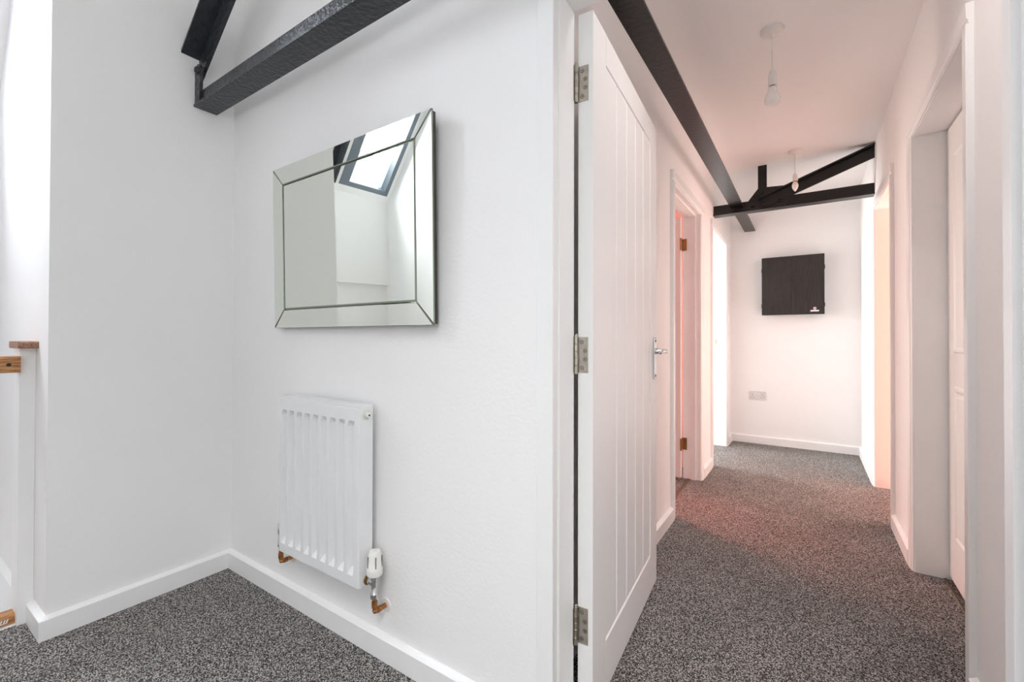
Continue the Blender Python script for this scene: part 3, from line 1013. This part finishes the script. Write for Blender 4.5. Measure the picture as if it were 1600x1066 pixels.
add_lathe(bm, [(0.0085, 0.0), (0.0085, 0.012), (0.0125, 0.013), (0.0125, 0.030), (0.009, 0.033)], (vx - 0.036, vy, 0.268), (1, 0, 0), 16)
part('valve_body', bm, M_CHROME, t, True)
part('valve_tail', lathe([(0.016, -0.006), (0.016, 0.004), (0.012, 0.006), (0.009, 0.006)], (rx1 + 0.004, vy, 0.268), (1, 0, 0), 20), M_BRASS, t, True)


def pipe_bend(x, y, ztop, zlow):
    pts = [(x, y, ztop), (x, y, zlow + 0.016)]
    pts += [(x, y + 0.016 - 0.016 * math.cos(q), zlow + 0.016 - 0.016 * math.sin(q)) for q in [i * math.pi / 10 for i in range(1, 6)]]
    pts += [(x, YM, zlow)]
    bm = tube(pts, 0.0078, 14)
    add_tube(bm, [(x, y, zlow + 0.034), (x, y, zlow + 0.014)], 0.0095, 14)
    add_tube(bm, [(x, y + 0.010, zlow), (x, y + 0.026, zlow)], 0.0095, 14)
    add_lathe(bm, [(0.0, -0.0098), (0.007, -0.007), (0.0098, 0), (0.007, 0.007), (0, 0.0098)], (x, y + 0.003, zlow + 0.003), seg=14)
    return bm


part('supply_pipe', pipe_bend(vx, vy, 0.222, 0.174), M_COPPER, t, True, 'tarnished copper pipe below the thermostatic valve')
part('pipe_collar', lathe([(0.0085, 0.004), (0.021, 0.0035), (0.0235, 0.0)], (vx, YM, 0.174), (0, -1, 0), 24), M_PLASTIC, t, True)
lx = -1.722
part('return_pipe', pipe_bend(lx, vy, 0.262, 0.180), M_COPPER, t, True, 'tarnished copper pipe at the left end')
part('pipe_collar', lathe([(0.0085, 0.004), (0.021, 0.0035), (0.0235, 0.0)], (lx, YM, 0.180), (0, -1, 0), 24), M_PLASTIC, t, True)
bm = bmesh.new()
add_lathe(bm, [(0.0105, 0.268), (0.0125, 0.270), (0.0125, 0.284), (0.0095, 0.288), (0.0095, 0.318), (0.0125, 0.320), (0.0125, 0.352), (0.009, 0.358)], (lx, vy, -0.028), seg=16)
add_lathe(bm, [(0.009, 0.0), (0.009, 0.052)], (lx, vy, 0.272), (1, 0, 0), 16)
part('lockshield_valve', bm, M_CHROME, t, True)

# ---------------------------------------------------------------- balustrade at the stairhead
t = thing('balustrade', 'white half newel post with oak handrail and base rail beside the stairs', 'banister', (-2.46, 0.378, 0))
nw = part('newel_post', box(-2.510, -2.412, 0.3565, YE, -0.16, 1.018, bev=0.002), M_GLOSS, t, label='white painted half newel post')
pr = []
for i in range(9):
    q = -math.pi / 2 + math.pi * i / 8
    pr.append((0.3535 - 0.004 + (-0.0) - 0.0 * math.cos(q), 0))
cap_pts = [(-2.372, 0.0, 1.018), (-2.372, 0.0, 1.044)]
bm = bmesh.new()
# rounded cap: a board with half-round left end, seen edge on
cp = [(-2.374, 1.0175), (-2.370, 1.0215), (-2.370, 1.0395), (-2.374, 1.0435)]
for i in range(9):
    q = math.pi / 2 + math.pi * i / 8
    cp.append((-2.515 + 0.013 * math.cos(q), 1.0305 + 0.013 * math.sin(q)))
add_prism(bm, [(x, 0.346, z) for x, z in cp], (0, YE - 0.346, 0))
part('newel_cap', bm, M_OAK_DARK, nw, label='oak newel cap')
hr = part('handrail', prism([(x, -1.2, z) for x, z in ((-2.445, 0.930), (-2.391, 0.930), (-2.387, 0.934), (-2.387, 0.982), (-2.393, 0.989), (-2.439, 0.989), (-2.445, 0.982))], (0, 1.5565, 0)), M_OAK, t, label='oak handrail')
part('screw_plug', lathe([(0.0065, 0), (0.0065, 0.0006), (0, 0.0006)], (-2.387, 0.327, 0.959), (1, 0, 0), 16), M_DARK, hr)
br = part('base_rail', prism([(x, -1.2, z) for x, z in ((-2.500, 0.004), (-2.440, 0.004), (-2.438, 0.007), (-2.438, 0.030), (-2.444, 0.037), (-2.494, 0.037), (-2.500, 0.030))], (0, 1.5565, 0)), M_OAK, t, label='oak base rail')
bm = bmesh.new()
for k, y in enumerate((0.318, 0.326, 0.333)):
    add_prism(bm, [(-2.4378, y, 0.013), (-2.4378, y + 0.004, 0.013), (-2.4378, y + 0.008, 0.027), (-2.4378, y + 0.004, 0.027)], (0.0006, 0, 0))
add_prism(bm, [(-2.4378, 0.314, 0.011), (-2.4378, 0.336, 0.012), (-2.4378, 0.336, 0.015), (-2.4378, 0.314, 0.014)], (0.0006, 0, 0))
part('paint_mark', bm, M_PRINT_W, br, label='white mark on the rail')

# ---------------------------------------------------------------- dartboard cabinet
cx0, cx1, cz0, cz1, cy = -0.371, 0.137, 1.290, 1.852, 5.012
t = thing('dartboard_cabinet', 'closed square black woodgrain cabinet hung on the far corridor wall', 'cabinet', ((cx0 + cx1) / 2, YF, cz0))
part('body', box(cx0 + 0.004, cx1 - 0.004, cy + 0.052, YF, cz0 + 0.003, cz1 - 0.003, bev=0.002), M_BLACKWOOD, t)
xm = -0.125
for a, b, s in ((cx0, xm - 0.001, -1), (xm + 0.001, cx1, 1)):
    dr = part('door', box(a, b, cy, cy + 0.050, cz0, cz1, bev=0.003), M_BLACKWOOD, t)
    xh = cx0 if s < 0 else cx1
    for z in (cz0 + 0.09, cz1 - 0.12):
        part('hinge', box(min(xh, xh + s * 0.005), max(xh, xh + s * 0.005), cy + 0.028, cy + 0.075, z - 0.018, z + 0.018, bev=0.0008), M_DARK, dr)
    if s > 0:
        # emblem: a small ring with a slash above a white word strip
        ex_, ez_ = 0.062, 1.344
        bm = bmesh.new()
        seg = 20
        for i in range(seg):
            q0, q1 = 2 * math.pi * i / seg, 2 * math.pi * (i + 1) / seg
            ri, ro = 0.0065, 0.0125
            add_prism(bm, [(ex_ + r_ * math.cos(q), cy - 0.0006, ez_ + r_ * math.sin(q)) for r_, q in ((ri, q0), (ro, q0), (ro, q1), (ri, q1))], (0, 0.0006, 0))
        add_prism(bm, [(ex_ - 0.008, cy - 0.0006, ez_ + 0.005), (ex_ - 0.005, cy - 0.0006, ez_ + 0.008), (ex_ + 0.008, cy - 0.0006, ez_ - 0.005), (ex_ + 0.005, cy - 0.0006, ez_ - 0.008)], (0, 0.0006, 0))
        part('emblem', bm, M_PRINT_P, dr, label='small pale red ring emblem')
        bm = bmesh.new()
        add_prism(bm, [(ex_ - 0.036, cy - 0.0006, ez_ - 0.029), (ex_ + 0.030, cy - 0.0006, ez_ - 0.029), (ex_ + 0.034, cy - 0.0006, ez_ - 0.016), (ex_ - 0.031, cy - 0.0006, ez_ - 0.016)], (0, 0.0006, 0))
        part('word_strip', bm, M_PRINT_W, dr, label='white word strip under the emblem')

# ---------------------------------------------------------------- double socket
sx0, sx1, sz0, sz1 = -0.494, -0.343, 0.440, 0.527
t = thing('wall_socket', 'white double wall socket low on the far wall under the black cabinet', 'socket', ((sx0 + sx1) / 2, YF, sz0))
yf = YF - 0.012
M_SOCK = mat('socket_plastic', (0.70, 0.68, 0.66), 0.4, bump=0.0001)
part('faceplate', box(sx0, sx1, yf, YF, sz0, sz1, bev=0.003), M_SOCK, t)
xc = (sx0 + sx1) / 2
for s in (-1, 1):
    part('switch', box(xc + s * 0.014 - 0.006, xc + s * 0.014 + 0.006, yf - 0.004, yf, sz1 - 0.032, sz1 - 0.012, bev=0.001), M_PLASTIC, t)
    c = xc + s * 0.043
    part('earth_hole', box(c - 0.0022, c + 0.0022, yf - 0.0004, yf + 0.002, sz0 + 0.047, sz0 + 0.056), M_DARK, t)
    for q in (-1, 1):
        part('pin_hole', box(c + q * 0.011 - 0.0034, c + q * 0.011 + 0.0034, yf - 0.0004, yf + 0.002, sz0 + 0.024, sz0 + 0.029), M_DARK, t)
    part('screw', lathe([(0.0035, 0), (0.003, 0.0006), (0, 0.0006)], (xc + s * 0.0605, yf, (sz0 + sz1) / 2), (0, -1, 0), 12), M_NICKEL, t)
